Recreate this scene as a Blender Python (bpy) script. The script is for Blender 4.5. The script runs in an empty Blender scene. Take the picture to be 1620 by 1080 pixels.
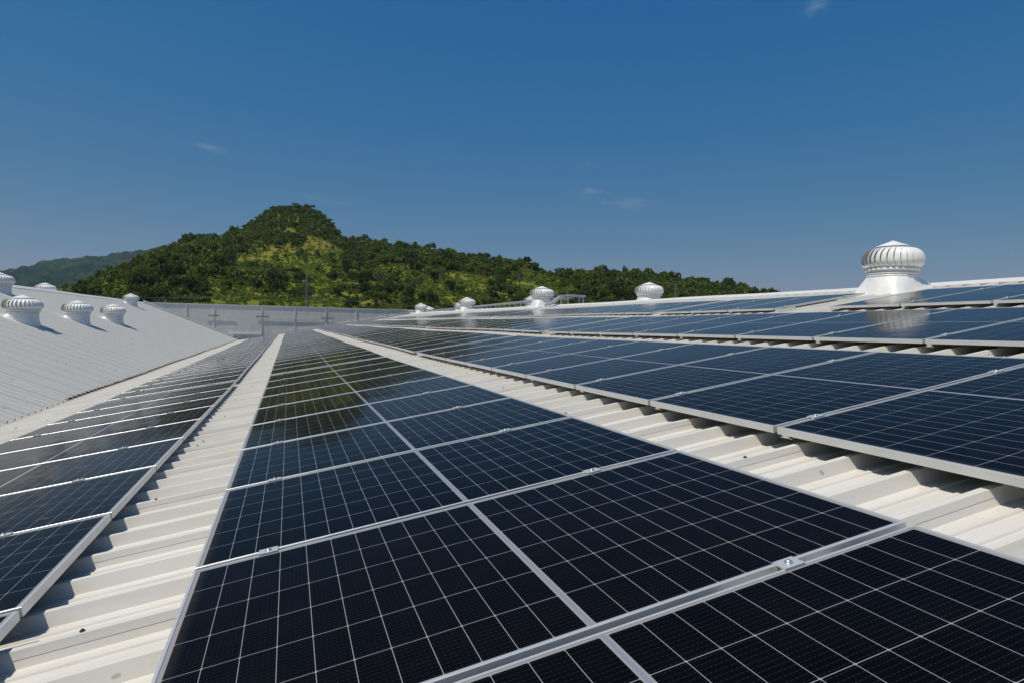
import bpy, math, random
import numpy as np
from mathutils import Vector, Matrix

scene = bpy.context.scene
C = scene.collection
R = math.radians
random.seed(7)
rng = np.random.default_rng(11)

# ------------------------------------------------------------------ camera
cam_d = bpy.data.cameras.new('camera')
cam = bpy.data.objects.new('camera', cam_d)
C.objects.link(cam)
RT = ((0.9424379383428828, -0.3338098715094992, 0.019537196698307002),
      (0.012295917508545862, -0.023792135564527906, -0.9996413080189824),
      (0.3341549682178012, 0.9423401211707431, -0.018318112546588966))
CW = Vector((0.31414, -1.36081, 0.89934))
m = Matrix.Identity(4)
for i in range(3):
    m[i][0] = RT[0][i]; m[i][1] = -RT[1][i]; m[i][2] = -RT[2][i]; m[i][3] = CW[i]
cam.matrix_world = m
cam_d.sensor_fit = 'HORIZONTAL'
cam_d.sensor_width = 36.0
cam_d.lens = 22.153
cam_d.clip_start = 0.05
cam_d.clip_end = 30000
scene.camera = cam

# ------------------------------------------------------------------ world and sun
SUN_EL, SUN_AZ = 63.0, -104.0          # azimuth from +Y towards +X
w = bpy.data.worlds.new('World'); scene.world = w; w.use_nodes = True
nt = w.node_tree; nt.nodes.clear()
out = nt.nodes.new('ShaderNodeOutputWorld')
bg = nt.nodes.new('ShaderNodeBackground'); bg.inputs['Strength'].default_value = 0.07
sky = nt.nodes.new('ShaderNodeTexSky'); sky.sky_type = 'NISHITA'; sky.sun_disc = False
sky.sun_elevation = R(SUN_EL); sky.sun_rotation = R(SUN_AZ)
sky.altitude = 900; sky.air_density = 1.0; sky.dust_density = 0.6; sky.ozone_density = 3.0
nt.links.new(bg.outputs[0], out.inputs['Surface'])
# thin cirrus wisps, fixed in the sky by direction
tc = nt.nodes.new('ShaderNodeTexCoord')
def wn(op, a, b=None, c=None):
    n = nt.nodes.new('ShaderNodeMath'); n.operation = op
    for i, v in enumerate((a, b, c)):
        if v is None: continue
        if isinstance(v, (int, float)): n.inputs[i].default_value = v
        else: nt.links.new(v, n.inputs[i])
    return n.outputs[0]
noi = nt.nodes.new('ShaderNodeTexNoise'); noi.inputs['Scale'].default_value = 26; noi.inputs['Detail'].default_value = 7
noi.inputs['Roughness'].default_value = 0.62
mp = nt.nodes.new('ShaderNodeMapping'); mp.inputs['Scale'].default_value = (1, 1, 3.2); mp.inputs['Rotation'].default_value = (0, R(8), 0)
nt.links.new(tc.outputs['Generated'], mp.inputs[0]); nt.links.new(mp.outputs[0], noi.inputs['Vector'])
total = None
for (d, along, up, amt, tilt) in [((-0.1033, .9649, .2413), .016, .0045, .9, -.2), ((.6354, .6458, .4233), .012, .010, .6, .7),
                            ((.4697, .8599, .2), .050, .009, .8, -.16), ((.0358, .9817, .1869), .016, .004, .6, -.1),
                            ((.0766, .98, .1836), .014, .003, .5, -.1), ((.4205, .8712, .2533), .02, .006, .25, .1), ((.432, .874, .215), .013, .0035, .4, -.2)]:
    D = Vector(d).normalized(); rt = Vector((D.y, -D.x, 0)).normalized(); upv = rt.cross(D)
    ca, sa = math.cos(tilt), math.sin(tilt)
    rt, upv = rt * ca + upv * sa, upv * ca - rt * sa
    vs = nt.nodes.new('ShaderNodeVectorMath'); vs.operation = 'SUBTRACT'
    nt.links.new(tc.outputs['Generated'], vs.inputs[0]); vs.inputs[1].default_value = D
    def dotn(vec, s):
        n = nt.nodes.new('ShaderNodeVectorMath'); n.operation = 'DOT_PRODUCT'
        nt.links.new(vs.outputs[0], n.inputs[0]); n.inputs[1].default_value = vec / s
        return n.outputs['Value']
    a, b, c = dotn(rt, along), dotn(upv, up), dotn(D, .2)
    rr = wn('ADD', wn('ADD', wn('MULTIPLY', a, a), wn('MULTIPLY', b, b)), wn('MULTIPLY', c, c))
    f = wn('MULTIPLY', wn('POWER', 2.718, wn('MULTIPLY', rr, -1.0)), amt)
    total = f if total is None else wn('ADD', total, f)
nm = wn('MULTIPLY', wn('SUBTRACT', noi.outputs[0], .38), 3.2)
nm = wn('MAXIMUM', wn('MINIMUM', nm, 1.0), 0.0)
fac = wn('MULTIPLY', total, nm)
hsv = nt.nodes.new('ShaderNodeHueSaturation'); hsv.inputs['Saturation'].default_value = 1.4; hsv.inputs['Hue'].default_value = 0.48
nt.links.new(sky.outputs[0], hsv.inputs['Color'])
spc = nt.nodes.new('ShaderNodeSeparateColor'); nt.links.new(hsv.outputs[0], spc.inputs[0])
skyc = nt.nodes.new('ShaderNodeCombineColor')
for i_, (k_, g_) in enumerate(((.66, .76), (.49, .63), (.415, .20))):       # clear dry air: deeper blue overhead, less glare low down
    v_ = wn('POWER', wn('MAXIMUM', wn('MULTIPLY', spc.outputs[i_], .07), .0001), g_)
    nt.links.new(wn('MULTIPLY', v_, k_ / .07), skyc.inputs[i_])
mix = nt.nodes.new('ShaderNodeMix'); mix.data_type = 'RGBA'
nt.links.new(fac, mix.inputs['Factor']); nt.links.new(skyc.outputs[0], mix.inputs['A']); mix.inputs['B'].default_value = (2.9, 4.1, 5.6, 1)
nt.links.new(mix.outputs['Result'], bg.inputs['Color'])

sd = bpy.data.lights.new('sun', 'SUN'); sd.energy = 3.9; sd.angle = R(0.53); sd.color = (1.0, 0.94, 0.84)
sun = bpy.data.objects.new('sun', sd); C.objects.link(sun)
sv = Vector((math.sin(R(SUN_AZ)) * math.cos(R(SUN_EL)), math.cos(R(SUN_AZ)) * math.cos(R(SUN_EL)), math.sin(R(SUN_EL))))
sun.rotation_mode = 'QUATERNION'; sun.rotation_quaternion = sv.to_track_quat('Z', 'Y')
sun.location = sv * 60

scene.view_settings.view_transform = 'Standard'; scene.view_settings.look = 'None'
scene.view_settings.exposure = 0.0; scene.view_settings.gamma = 1.0
scene.cycles.max_bounces = 8; scene.cycles.volume_bounces = 0
scene.cycles.transparent_max_bounces = 8

# ------------------------------------------------------------------ helpers
def tag(o, label=None, cat=None, group=None, kind=None):
    if label: o['label'] = label
    if cat: o['category'] = cat
    if group: o['group'] = group
    if kind: o['kind'] = kind
    return o
def empty(name, loc=(0, 0, 0), mat=None):
    o = bpy.data.objects.new(name, None); C.objects.link(o); o.empty_display_size = .2
    if mat is not None: o.matrix_world = mat
    else: o.location = loc
    return o
def link(name, mesh, parent=None, mat=None):
    o = bpy.data.objects.new(name, mesh); C.objects.link(o)
    if parent: o.parent = parent
    if mat is not None: o.matrix_local = mat
    return o
class MB:
    def __init__(s): s.v = []; s.f = []; s.mi = []; s.sm = []
    def add(s, vs, fs, mi=0, smooth=False):
        b = len(s.v); s.v += [tuple(v) for v in vs]
        for f in fs: s.f.append(tuple(b + i for i in f)); s.mi.append(mi); s.sm.append(smooth)
    def box(s, x0, x1, y0, y1, z0, z1, mi=0, M=None):
        vs = [Vector((x, y, z)) for z in (z0, z1) for y in (y0, y1) for x in (x0, x1)]
        if M is not None: vs = [M @ v for v in vs]
        s.add(vs, [(0, 2, 3, 1), (4, 5, 7, 6), (0, 1, 5, 4), (2, 6, 7, 3), (0, 4, 6, 2), (1, 3, 7, 5)], mi)
    def bar(s, a, b, wd, ht=None, mi=0):
        a = Vector(a); b = Vector(b); ht = ht or wd
        d = (b - a); L = d.length; q = d.to_track_quat('X', 'Z').to_matrix().to_4x4(); q.translation = a
        s.box(0, L, -wd / 2, wd / 2, -ht / 2, ht / 2, mi, q)
    def tube(s, pts, rad, n=8, mi=0):
        P = [Vector(p) for p in pts]; rings = []
        for i, p in enumerate(P):
            d = (P[min(i + 1, len(P) - 1)] - P[max(i - 1, 0)]).normalized()
            u = d.orthogonal().normalized(); v = d.cross(u); r = rad[i] if hasattr(rad, '__len__') else rad
            rings.append([p + (u * math.cos(t) + v * math.sin(t)) * r for t in [2 * math.pi * k / n for k in range(n)]])
        vs = [v for r in rings for v in r]; fs = []
        for i in range(len(P) - 1):
            for k in range(n):
                fs.append((i * n + k, i * n + (k + 1) % n, (i + 1) * n + (k + 1) % n, (i + 1) * n + k))
        fs.append(tuple(range(n))[::-1]); fs.append(tuple((len(P) - 1) * n + k for k in range(n)))
        s.add(vs, fs, mi, True)
    def lathe(s, prof, n=48, mi=0, z0=0, cx=0, cy=0, smooth=True):
        vs = []; fs = []
        for r, z in prof:
            vs += [(cx + r * math.cos(2 * math.pi * k / n), cy + r * math.sin(2 * math.pi * k / n), z0 + z) for k in range(n)]
        for i in range(len(prof) - 1):
            for k in range(n): fs.append((i * n + k, i * n + (k + 1) % n, (i + 1) * n + (k + 1) % n, (i + 1) * n + k))
        s.add(vs, fs, mi, smooth)
    def mesh(s, name, mats):
        me = bpy.data.meshes.new(name); me.from_pydata(s.v, [], s.f)
        for m_ in (mats if isinstance(mats, (list, tuple)) else [mats]): me.materials.append(m_)
        me.polygons.foreach_set('material_index', s.mi); me.polygons.foreach_set('use_smooth', s.sm)
        me.update(); return me
    def build(s, name, mats, parent=None, mat=None):
        return link(name, s.mesh(name, mats), parent, mat)
def bulk_mesh(name, V, F, mats, attr=None):
    """V (n,3), F (m,k) numpy"""
    me = bpy.data.meshes.new(name); k = F.shape[1]
    me.vertices.add(len(V)); me.vertices.foreach_set('co', V.astype(np.float32).ravel())
    me.loops.add(F.size); me.loops.foreach_set('vertex_index', F.astype(np.int32).ravel())
    me.polygons.add(len(F)); me.polygons.foreach_set('loop_start', np.arange(0, F.size, k, dtype=np.int32))
    me.polygons.foreach_set('loop_total', np.full(len(F), k, dtype=np.int32))
    for m_ in mats: me.materials.append(m_)
    if attr is not None:
        a = me.attributes.new('tint', 'FLOAT', 'POINT'); a.data.foreach_set('value', attr.astype(np.float32))
    me.update(calc_edges=True); me.validate(); return me

# ------------------------------------------------------------------ materials
class NM:
    def __init__(s, name, **kw):
        s.m = bpy.data.materials.new(name); s.m.use_nodes = True; s.t = s.m.node_tree
        s.b = s.t.nodes['Principled BSDF']; s.o = s.t.nodes['Material Output']
        for k, v in kw.items(): s.set(k, v)
    def set(s, k, v):
        k = {'color': 'Base Color', 'rough': 'Roughness', 'metal': 'Metallic', 'spec': 'Specular IOR Level', 'ior': 'IOR', 'normal': 'Normal'}.get(k, k)
        if hasattr(v, 'is_output'): s.t.links.new(v, s.b.inputs[k])
        else: s.b.inputs[k].default_value = (*v, 1) if isinstance(v, (tuple, list)) and len(v) == 3 else v
    def n(s, typ, **ins):
        nd = s.t.nodes.new(typ)
        for k, v in ins.items():
            k2 = k.replace('_', ' ')
            tgt = nd.inputs[k2] if k2 in nd.inputs else None
            if tgt is None: setattr(nd, k, v); continue
            if hasattr(v, 'is_output'): s.t.links.new(v, tgt)
            else: tgt.default_value = v
        return nd
    def math(s, op, a, b=0.0, c=None):
        nd = s.t.nodes.new('ShaderNodeMath'); nd.operation = op
        for i, v in enumerate((a, b, c)):
            if v is None: continue
            if hasattr(v, 'is_output'): s.t.links.new(v, nd.inputs[i])
            else: nd.inputs[i].default_value = v
        return nd.outputs[0]
    def mix(s, f, a, b):
        nd = s.t.nodes.new('ShaderNodeMix'); nd.data_type = 'RGBA'
        for k, v in (('Factor', f), ('A', a), ('B', b)):
            if hasattr(v, 'is_output'): s.t.links.new(v, nd.inputs[k])
            else: nd.inputs[k].default_value = v if k == 'Factor' else (*v, 1)
        return nd.outputs['Result']
    def noise(s, vec, scale, detail=4, rough=.55, out=0):
        nd = s.n('ShaderNodeTexNoise', Scale=scale, Detail=detail, Roughness=rough); s.t.links.new(vec, nd.inputs['Vector'])
        return nd.outputs[out]
    def ramp(s, f, stops):
        nd = s.t.nodes.new('ShaderNodeValToRGB'); s.t.links.new(f, nd.inputs[0])
        e = nd.color_ramp.elements
        while len(e) < len(stops): e.new(.5)
        for i, (p_, c_) in enumerate(stops): e[i].position = p_; e[i].color = (*c_, 1)
        return nd.outputs[0]
    def coord(s, which='Object'):
        return s.n('ShaderNodeTexCoord').outputs[which]
    def sep(s, vec):
        nd = s.t.nodes.new('ShaderNodeSeparateXYZ'); s.t.links.new(vec, nd.inputs[0]); return nd.outputs
    def map(s, vec, scale=(1, 1, 1)):
        nd = s.t.nodes.new('ShaderNodeMapping'); nd.inputs['Scale'].default_value = scale
        s.t.links.new(vec, nd.inputs[0]); return nd.outputs[0]
    def bump(s, h, dist, strength=1.0):
        nd = s.n('ShaderNodeBump', Distance=dist, Strength=strength); s.t.links.new(h, nd.inputs['Height']); return nd.outputs[0]

def mat_roof(name, base, valley_x=None, var=1.):
    a = NM(name, rough=.42)
    co = a.coord()
    st = a.noise(a.map(co, (.35, 7, 7)), 1.6, 5)                     # streaks running down the slope
    bl = a.noise(co, 1.1, 5, .6)
    fine = a.noise(co, 38, 3)
    f = a.math('ADD', a.math('MULTIPLY', st, .55), a.math('MULTIPLY', bl, .45))
    dark = tuple(c * (1 - var * (1 - k)) for c, k in zip(base, (.84, .82, .78)))
    col = a.ramp(f, [(.3, dark), (.62, base)])
    spk = a.math('GREATER_THAN', a.noise(co, 9, 2, .5), .735 if valley_x is not None else .72)
    col = a.mix(a.math('MULTIPLY', spk, .55), col, (.28, .22, .16))
    if valley_x is not None:
        x = a.sep(co)[0]
        d = a.math('ABSOLUTE', a.math('SUBTRACT', x, valley_x))
        near = a.math('MAXIMUM', a.math('SUBTRACT', 1.0, a.math('MULTIPLY', d, 4.0)), 0.0)
        rf = a.math('MULTIPLY', near, a.math('MULTIPLY', a.noise(a.map(co, (1.5, 5, 5)), 1.0, 4), 1.15))
        col = a.mix(rf, col, (.42, .24, .09))
    a.set('color', col)
    a.set('rough', a.math('ADD', .38, a.math('MULTIPLY', fine, .16)))
    a.set('normal', a.bump(a.math('ADD', a.noise(a.map(co, (.5, 3, 3)), 2.2, 3), a.math('MULTIPLY', fine, .02)), .006, .5))
    return a.m
M_ROOF = mat_roof('painted_roof_sheet', (.69, .665, .605), -3.95)
M_ROOFL = mat_roof('painted_roof_sheet_pale', (.65, .635, .59), var=.3)
M_CAP = NM('ridge_cap_white', color=(.72, .71, .68), rough=.4).m

def mat_plain(name, c, rough=.5, metal=0., var=.12, scale=6):
    a = NM(name, rough=rough, metal=metal); co = a.coord()
    f = a.noise(co, scale, 4)
    a.set('color', a.ramp(f, [(.3, tuple(x * (1 - var) for x in c)), (.7, tuple(min(1, x * (1 + var * .5)) for x in c))]))
    return a.m
M_ALU = mat_plain('anodised_aluminium', (.70, .70, .68), .38, .5, .06, 3)
M_STEEL = mat_plain('stainless_bolt', (.6, .6, .6), .38, .8, .05)
M_GALV = mat_plain('galvanised_steel', (.50, .52, .53), .42, .6, .15, 4)
M_RUST = mat_plain('rusty_gutter_iron', (.045, .026, .014), .9, 0, .6, 5)
M_BLACK = mat_plain('black_backsheet', (.03, .03, .03), .6)
M_CONC = mat_plain('concrete_wall', (.35, .34, .32), .85)

def mat_vent(name):
    a = NM(name, rough=.3, metal=.0); co = a.coord()
    f = a.noise(co, 3, 4); g = a.noise(a.map(co, (6, 6, 1)), 2, 3)
    a.set('color', a.ramp(a.math('MULTIPLY_ADD', g, .4, a.math('MULTIPLY', f, .6)), [(.3, (.70, .69, .655)), (.6, (.82, .815, .79))]))
    a.set('rough', a.math('ADD', .34, a.math('MULTIPLY', f, .2)))
    a.b.inputs['Coat Weight'].default_value = .12; a.b.inputs['Coat Roughness'].default_value = .12
    return a.m
M_VENT = mat_vent('white_enamelled_steel')

def mat_glass():
    a = NM('solar_cell_glass', ior=1.45)
    co = a.coord(); x, y, z = a.sep(co)
    u = a.math('ABSOLUTE', x); v = a.math('ABSOLUTE', y)
    PX = (1.024 - .011) / 11; PY = .1863
    uu = a.math('DIVIDE', a.math('SUBTRACT', u, .011), PX)
    du = a.math('MULTIPLY', a.math('SUBTRACT', .5, a.math('ABSOLUTE', a.math('SUBTRACT', a.math('FRACT', uu), .5))), PX)
    vv = a.math('DIVIDE', y, PY)
    dv = a.math('MULTIPLY', a.math('SUBTRACT', .5, a.math('ABSOLUTE', a.math('SUBTRACT', a.math('FRACT', a.math('ADD', vv, 10.0)), .5))), PY)
    lx = a.math('LESS_THAN', du, .00095); ly = a.math('LESS_THAN', dv, .0010)
    cham = a.math('LESS_THAN', a.math('ADD', du, dv), .0052)
    line = a.math('MAXIMUM', a.math('MAXIMUM', lx, ly), cham)
    edge = a.math('MAXIMUM', a.math('GREATER_THAN', u, 1.0245), a.math('GREATER_THAN', v, .5602))
    mid = a.math('LESS_THAN', u, .0105); midg = a.math('LESS_THAN', u, .0055)
    line = a.math('MAXIMUM', a.math('MAXIMUM', line, edge), mid)
    # fine wires along the long side
    bb = a.math('FRACT', a.math('MULTIPLY', a.math('ADD', vv, 10.0), 11.0))
    bus = a.math('LESS_THAN', a.math('ABSOLUTE', a.math('SUBTRACT', bb, .5)), .045)
    dots = a.math('LESS_THAN', a.math('ABSOLUTE', a.math('SUBTRACT', a.math('FRACT', a.math('MULTIPLY', uu, 7.0)), .5)), .13)
    busf = a.math('MULTIPLY', bus, a.math('ADD', .03, a.math('MULTIPLY', dots, .10)))
    oi = a.n('ShaderNodeObjectInfo').outputs['Random']
    cell = a.mix(oi, (.0018, .0016, .0022), (.0030, .0027, .0036))
    pn = a.noise(a.map(co, (3, 3, 3)), 1.3, 2)
    cell = a.mix(a.math('MULTIPLY', pn, .5), cell, (.0018, .0018, .0030))
    col = a.mix(busf, cell, (.20, .20, .22))
    col = a.mix(line, col, (.26, .26, .26))
    col = a.mix(midg, col, (.20, .22, .27))
    dust = a.noise(a.map(co, (2.2, 5, 1)), 1.5, 6, .65)
    dustf = a.math('MULTIPLY', a.math('MAXIMUM', a.math('SUBTRACT', dust, .32), 0.0), .014)
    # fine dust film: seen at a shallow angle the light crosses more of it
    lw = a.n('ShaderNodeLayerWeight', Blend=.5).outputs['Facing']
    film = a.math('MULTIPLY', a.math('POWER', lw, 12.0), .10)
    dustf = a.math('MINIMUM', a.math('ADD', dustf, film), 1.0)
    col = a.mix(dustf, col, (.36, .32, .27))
    low = a.math('MAXIMUM', a.math('SUBTRACT', 1.0, a.math('MULTIPLY', a.math('ADD', x, 1.037), 22.0)), 0.0)
    col = a.mix(a.math('MULTIPLY', low, a.math('MULTIPLY', a.noise(a.map(co, (6, 14, 1)), 1.5, 4), .16)), col, (.30, .26, .20))
    spk = a.math('GREATER_THAN', a.noise(a.n('ShaderNodeNewGeometry').outputs['Position'], 9, 2, .5), .80)
    col = a.mix(a.math('MULTIPLY', spk, .4), col, (.25, .25, .22))
    a.set('color', col)
    a.set('rough', a.math('ADD', .055, a.math('MULTIPLY', dust, .07)))
    a.set('spec', .035)
    a.set('normal', a.bump(a.noise(a.map(co, (1.0, 2.0, 1)), .9, 2), .012, .35))
    return a.m
M_GLASS = mat_glass()

def mat_leaf(name, dark, mid, lite, use_attr=False):
    a = NM(name, rough=.75, spec=.12)
    g = a.n('ShaderNodeNewGeometry')
    pn = a.noise(g.outputs['Position'], .35, 3)
    if use_attr:
        r = a.n('ShaderNodeAttribute', attribute_name='tint').outputs['Fac']
    else:
        r = a.n('ShaderNodeObjectInfo').outputs['Random']
    ri = g.outputs['Random Per Island']
    f = a.math('ADD', a.math('ADD', a.math('MULTIPLY', r, .62), a.math('MULTIPLY', ri, .2)), a.math('MULTIPLY', pn, .18))
    col = a.ramp(f, [(.12, dark), (.42, mid), (.62, (lite[0] * .8, lite[1] * .88, lite[2])), (.74, (lite[0] * .85, lite[1] * .75, lite[2] * 1.2)), (.85, lite)])
    a.set('color', col)
    tr = a.n('ShaderNodeBsdfTranslucent', Color=(*[c * 1.5 for c in lite], 1))
    ms = a.t.nodes.new('ShaderNodeMixShader'); ms.inputs[0].default_value = .18
    a.t.links.new(a.b.outputs[0], ms.inputs[1]); a.t.links.new(tr.outputs[0], ms.inputs[2]); a.t.links.new(ms.outputs[0], a.o.inputs['Surface'])
    return a.m
M_TREE = mat_leaf('tree_leaves', (.022, .040, .010), (.050, .080, .016), (.120, .145, .030))
M_BUSH = mat_leaf('scrub_leaves', (.022, .042, .010), (.080, .120, .018), (.230, .275, .034), True)
M_DRY = mat_leaf('dry_twigs', (.07, .055, .042), (.10, .08, .06), (.14, .12, .09))
M_BARK = mat_plain('grey_bark', (.10, .08, .065), .9)

# ------------------------------------------------------------------ shared shape of the roof
A = R(9.5); cA, sA = math.cos(A), math.sin(A)
def prof(y): return .0055 * max(0.0, y - 10) + .010 * math.sin(y * .55) * min(1, max(0, (y - 6) / 8))
PAN, RIB = -.125, .052
def P(x, y, z=0.0):                                  # roof coordinates -> world
    return Vector((x * cA - z * sA, y, x * sA + z * cA + prof(y)))
PITCH = .29468; PH0 = .175
def rib_profile(y0, y1, lap_every=3):
    """(y, height) points of the trapezoidal sheet across its ribs"""
    pts = []; n0 = math.floor((y0 - PH0) / PITCH); n1 = math.ceil((y1 - PH0) / PITCH)
    for n in range(n0, n1 + 1):
        c = PH0 + n * PITCH
        if n % lap_every == 0:
            pts += [(c - .0385, 0), (c - .026, .026), (c - .0275, .0265), (c - .0215, .042), (c - .017, RIB + .002), (c + .013, RIB + .002), (c + .036, 0)]
        else:
            pts += [(c - .0385, 0), (c - .015, RIB), (c + .013, RIB), (c + .036, 0)]
        for q in (.105, .190):
            pts += [(c + q - .013, 0), (c + q - .008, .0075), (c + q + .008, .0075), (c + q + .013, 0)]
    return [p_ for p_ in pts if y0 <= p_[0] <= y1]
def sheet(xa, xb, y0, y1, place, th=.006):
    pr_ = rib_profile(y0, y1); mb = MB(); vs = []; xs = [xa + (xb - xa) * i / 3 for i in range(4)]
    for (y, h) in pr_:
        for x in xs: vs.append(place(x, y, h))
    fs = []
    for i in range(len(pr_) - 1):
        for j in range(3): fs.append((i * 4 + j, i * 4 + j + 1, (i + 1) * 4 + j + 1, (i + 1) * 4 + j))
    mb.add(vs, fs); return mb
Y0, Y1, YW = -4.0, 57.6, 59.5
XR = 11.7; XV = -4.02
ridge_z = lambda y: -.05 + .0028 * min(max(0, y - 6), 60)     # the main ridge stands slightly proud
def place_main(x, y, h):
    z = PAN + h
    if x > 9: z += (x - 9) / (XR - 9) * (ridge_z(y) + .07)
    return P(x, y, z)
SL = R(22); cL, sL = math.cos(SL), math.sin(SL)
V0 = P(XV, 0, PAN + .035)
def lz(X, Y): return V0.z + prof(Y) + (V0.x - X) * math.tan(SL)
def place_left(X, y, h): return Vector((X - h * sL * -1, y, lz(X, y) + h * 1.3 * cL))
XLR = -11.35

wh = tag(empty('warehouse', (0, 0, 0)), 'long factory building with white ribbed metal roofs meeting in a valley under the solar panels', 'building')
mr = sheet(XV - .12, XR, Y0, Y1, place_main).build('main_roof', M_ROOF, wh)
mr['label'] = 'creamy white ribbed roof slope carrying the solar panels'
def place_back(x, y, h):
    q = place_main(XR, y, h); d = x - XR
    return Vector((q.x + d * cA, y, q.z - d * sA))
sheet(XR, XR + 13, Y0, 61, place_back).build('back_roof', M_ROOFL, wh)
sheet(XLR, V0.x + .035, Y0, YW - .02, place_left).build('side_roof', M_ROOFL, wh)['label'] = 'pale grey steep ribbed roof slope left of the valley'
def place_leftback(X, y, h): return Vector((X, y, lz(XLR, y) - (XLR - X) * math.tan(SL) + h * cL))
sheet(XLR - 9, XLR, Y0, YW + 1, place_leftback).build('side_back_roof', M_ROOFL, wh)
# ridge caps
def ridge_cap(top, left, right, y0, y1, step=1.9):
    mb = MB(); ys = np.arange(y0, y1 + .01, step)
    for i in range(len(ys) - 1):
        a_, b_ = ys[i], ys[i + 1] + .05; lift = .002 * (i % 2)
        vs = []
        for y in (a_, b_):
            l, t, r = left(y), top(y), right(y)
            for q in (l + Vector((0, 0, -.02)), l, t, r, r + Vector((0, 0, -.02))): vs.append(q + Vector((0, 0, lift)))
        mb.add(vs, [(k, k + 1, k + 6, k + 5) for k in range(4)])
    return mb
ridge_cap(lambda y: place_main(XR, y, RIB + .035), lambda y: place_main(XR - .26, y, RIB + .008), lambda y: place_back(XR + .26, y, RIB + .008), Y0, 60.6).build('ridge_cap', M_CAP, wh)
ridge_cap(lambda y: place_left(XLR, y, RIB + .03), lambda y: place_leftback(XLR - .25, y, RIB + .008), lambda y: place_left(XLR + .25, y, RIB + .006), Y0, 59.3).build('ridge_cap', M_CAP, wh)
# rusty valley gutter: open channel lip between the two roofs
mb = MB()
ys = np.arange(13.7, 57.4, .6)
for a_, b_ in zip(ys[:-1], ys[1:]):
    j0, j1 = (random.uniform(-.006, .012) for _ in range(2))
    q = [P(XV - .10, a_, PAN - .05), P(XV + .05, a_, PAN + .006), P(XV + .05, a_, PAN + .075 + j0), P(XV - .0, a_, PAN + .09 + j0)]
    r_ = [P(XV - .10, b_, PAN - .05), P(XV + .05, b_, PAN + .006), P(XV + .05, b_, PAN + .075 + j1), P(XV - .0, b_, PAN + .09 + j1)]
    mb.add(q + r_, [(0, 1, 5, 4), (1, 2, 6, 5), (2, 3, 7, 6)])
mb.build('valley_gutter', M_RUST, wh)['label'] = 'dark rusty gutter along the valley'
# cross gutter in front of the parapet, with its wire grating
mb = MB()
mb.box(-6.0, 13, Y1 - .02, YW, -1.25, -1.2); mb.box(-6, 13, Y1 - .04, Y1 - .02, -1.2, -.6)
mb.build('cross_gutter', M_GALV, wh)
mb = MB()
for i in range(34):
    x = -5.4 + i * .115
    mb.box(x, x + .012, Y1 + .02, YW - .06, -.50, -.488)
for k in range(5):
    y = Y1 + .2 + k * .35; mb.box(-5.45, -1.5, y, y + .012, -.486, -.474)
mb.build('gutter_grating', M_GALV, wh)
mb = MB()
mb.box(-20, 25, Y0 - .1, Y0, -9, -1.6); mb.box(-20, 25, 60.9, 61, -9, -.7); mb.box(-20.2, -20, Y0, 61, -9, -1.2); mb.box(24.4, 24.6, Y0, 61, -9, -1.2)
mb.build('outer_wall', M_CONC, wh)

# roofing screws on the lapped ribs (near part of the strips)
def screw_mesh():
    s_ = MB(); s_.lathe([(.0, .007), (.0045, .007), (.005, .003), (.009, .0025), (.0095, 0)], 8); return s_.mesh('roofing_screw', M_RUST)
sm = screw_mesh(); cnt = 0
for xs in (-.33, 2.36, 5.06, -3.2):
    for n in range(-3, 60, 6):
        y = PH0 + n * PITCH
        if cnt < 60:
            o = link('roofing_screw', sm, wh); o.location = P(xs + random.uniform(-.12, .12), y, PAN + RIB + .003); cnt += 1

# ------------------------------------------------------------------ parapet wall at the end of the roofs
def mat_parapet():
    a = NM('parapet_cladding', rough=.55); co = a.coord(); x, y, z = a.sep(co)
    bands = a.math('LESS_THAN', a.math('FRACT', a.math('MULTIPLY', z, 2.1)), .03)
    st = a.noise(a.map(co, (2.5, 1, .5)), 1.2, 5, .6)
    col = a.ramp(st, [(.3, (.60, .58, .53)), (.7, (.69, .67, .62))])
    col = a.mix(a.math('MULTIPLY', bands, .3), col, (.30, .28, .25))
    a.set('color', col); return a.m
M_PAR = mat_parapet()
M_POST = mat_plain('weathered_post_paint', (.74, .71, .65), .6, 0, .2, 5)
M_WORN = mat_plain('worn_brown_paint', (.20, .17, .15), .8, 0, .4, 5)
pw = tag(empty('parapet_wall', (0, YW, 0)), 'grey clad parapet wall with thin posts closing off the far end of the roofs', 'wall')
T = Matrix.Translation((0, -YW, 0))
def zrf(X, y=YW):
    return lz(X, y) if X < V0.x else X * math.tan(A) + prof(y) + PAN
ZT = 2.57
mb = MB()
xs = [-11.4, V0.x, 13.5]
mb.box(-11.6, 13.0, YW, YW + .12, -1.2, ZT, 0, T); mb.build('cladding', M_PAR, pw)
mb = MB(); mb.box(-11.65, 13.05, YW - .05, YW + .17, ZT, ZT + .05, 0, T); mb.build('coping', M_CAP, pw)
for X in (-10.32, -8.06, -5.89, -2.0, .83, 3.54, 6.3, 9.08):
    b0 = max(zrf(X) + .02, -.0 if X == -2.0 else -2)
    mb = MB(); mb.box(X - .04, X + .04, YW - .04, YW - .002, b0, ZT - .12, 0, T); mb.box(X - .06, X + .06, YW - .046, YW - .002, ZT - .3, ZT - .22, 0, T)
    mb.build('post', M_POST, pw)
for (a_, b_, z_) in ((-6.56, -4.33, 1.5), (-2.46, 4.25, 1.55)):
    mb = MB(); mb.box(a_, b_, YW - .085, YW - .048, z_ - .045, z_ + .045, 0, T)
    mb.build('rail', M_POST, pw)
for (a_, b_, z_) in ((-2.46, -1.35, 1.6), (3.1, 4.25, 1.6), (-6.3, -5.5, 1.57)):
    mb = MB(); mb.box(a_, b_, YW - .095, YW - .05, z_ + .002, z_ + .05, 0, T); mb.build('splice_plate', M_WORN, pw)
mb = MB()
mb.box(-4.72, -2.02, YW - .12, YW - .002, .0, .13, 0, T)
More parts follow.
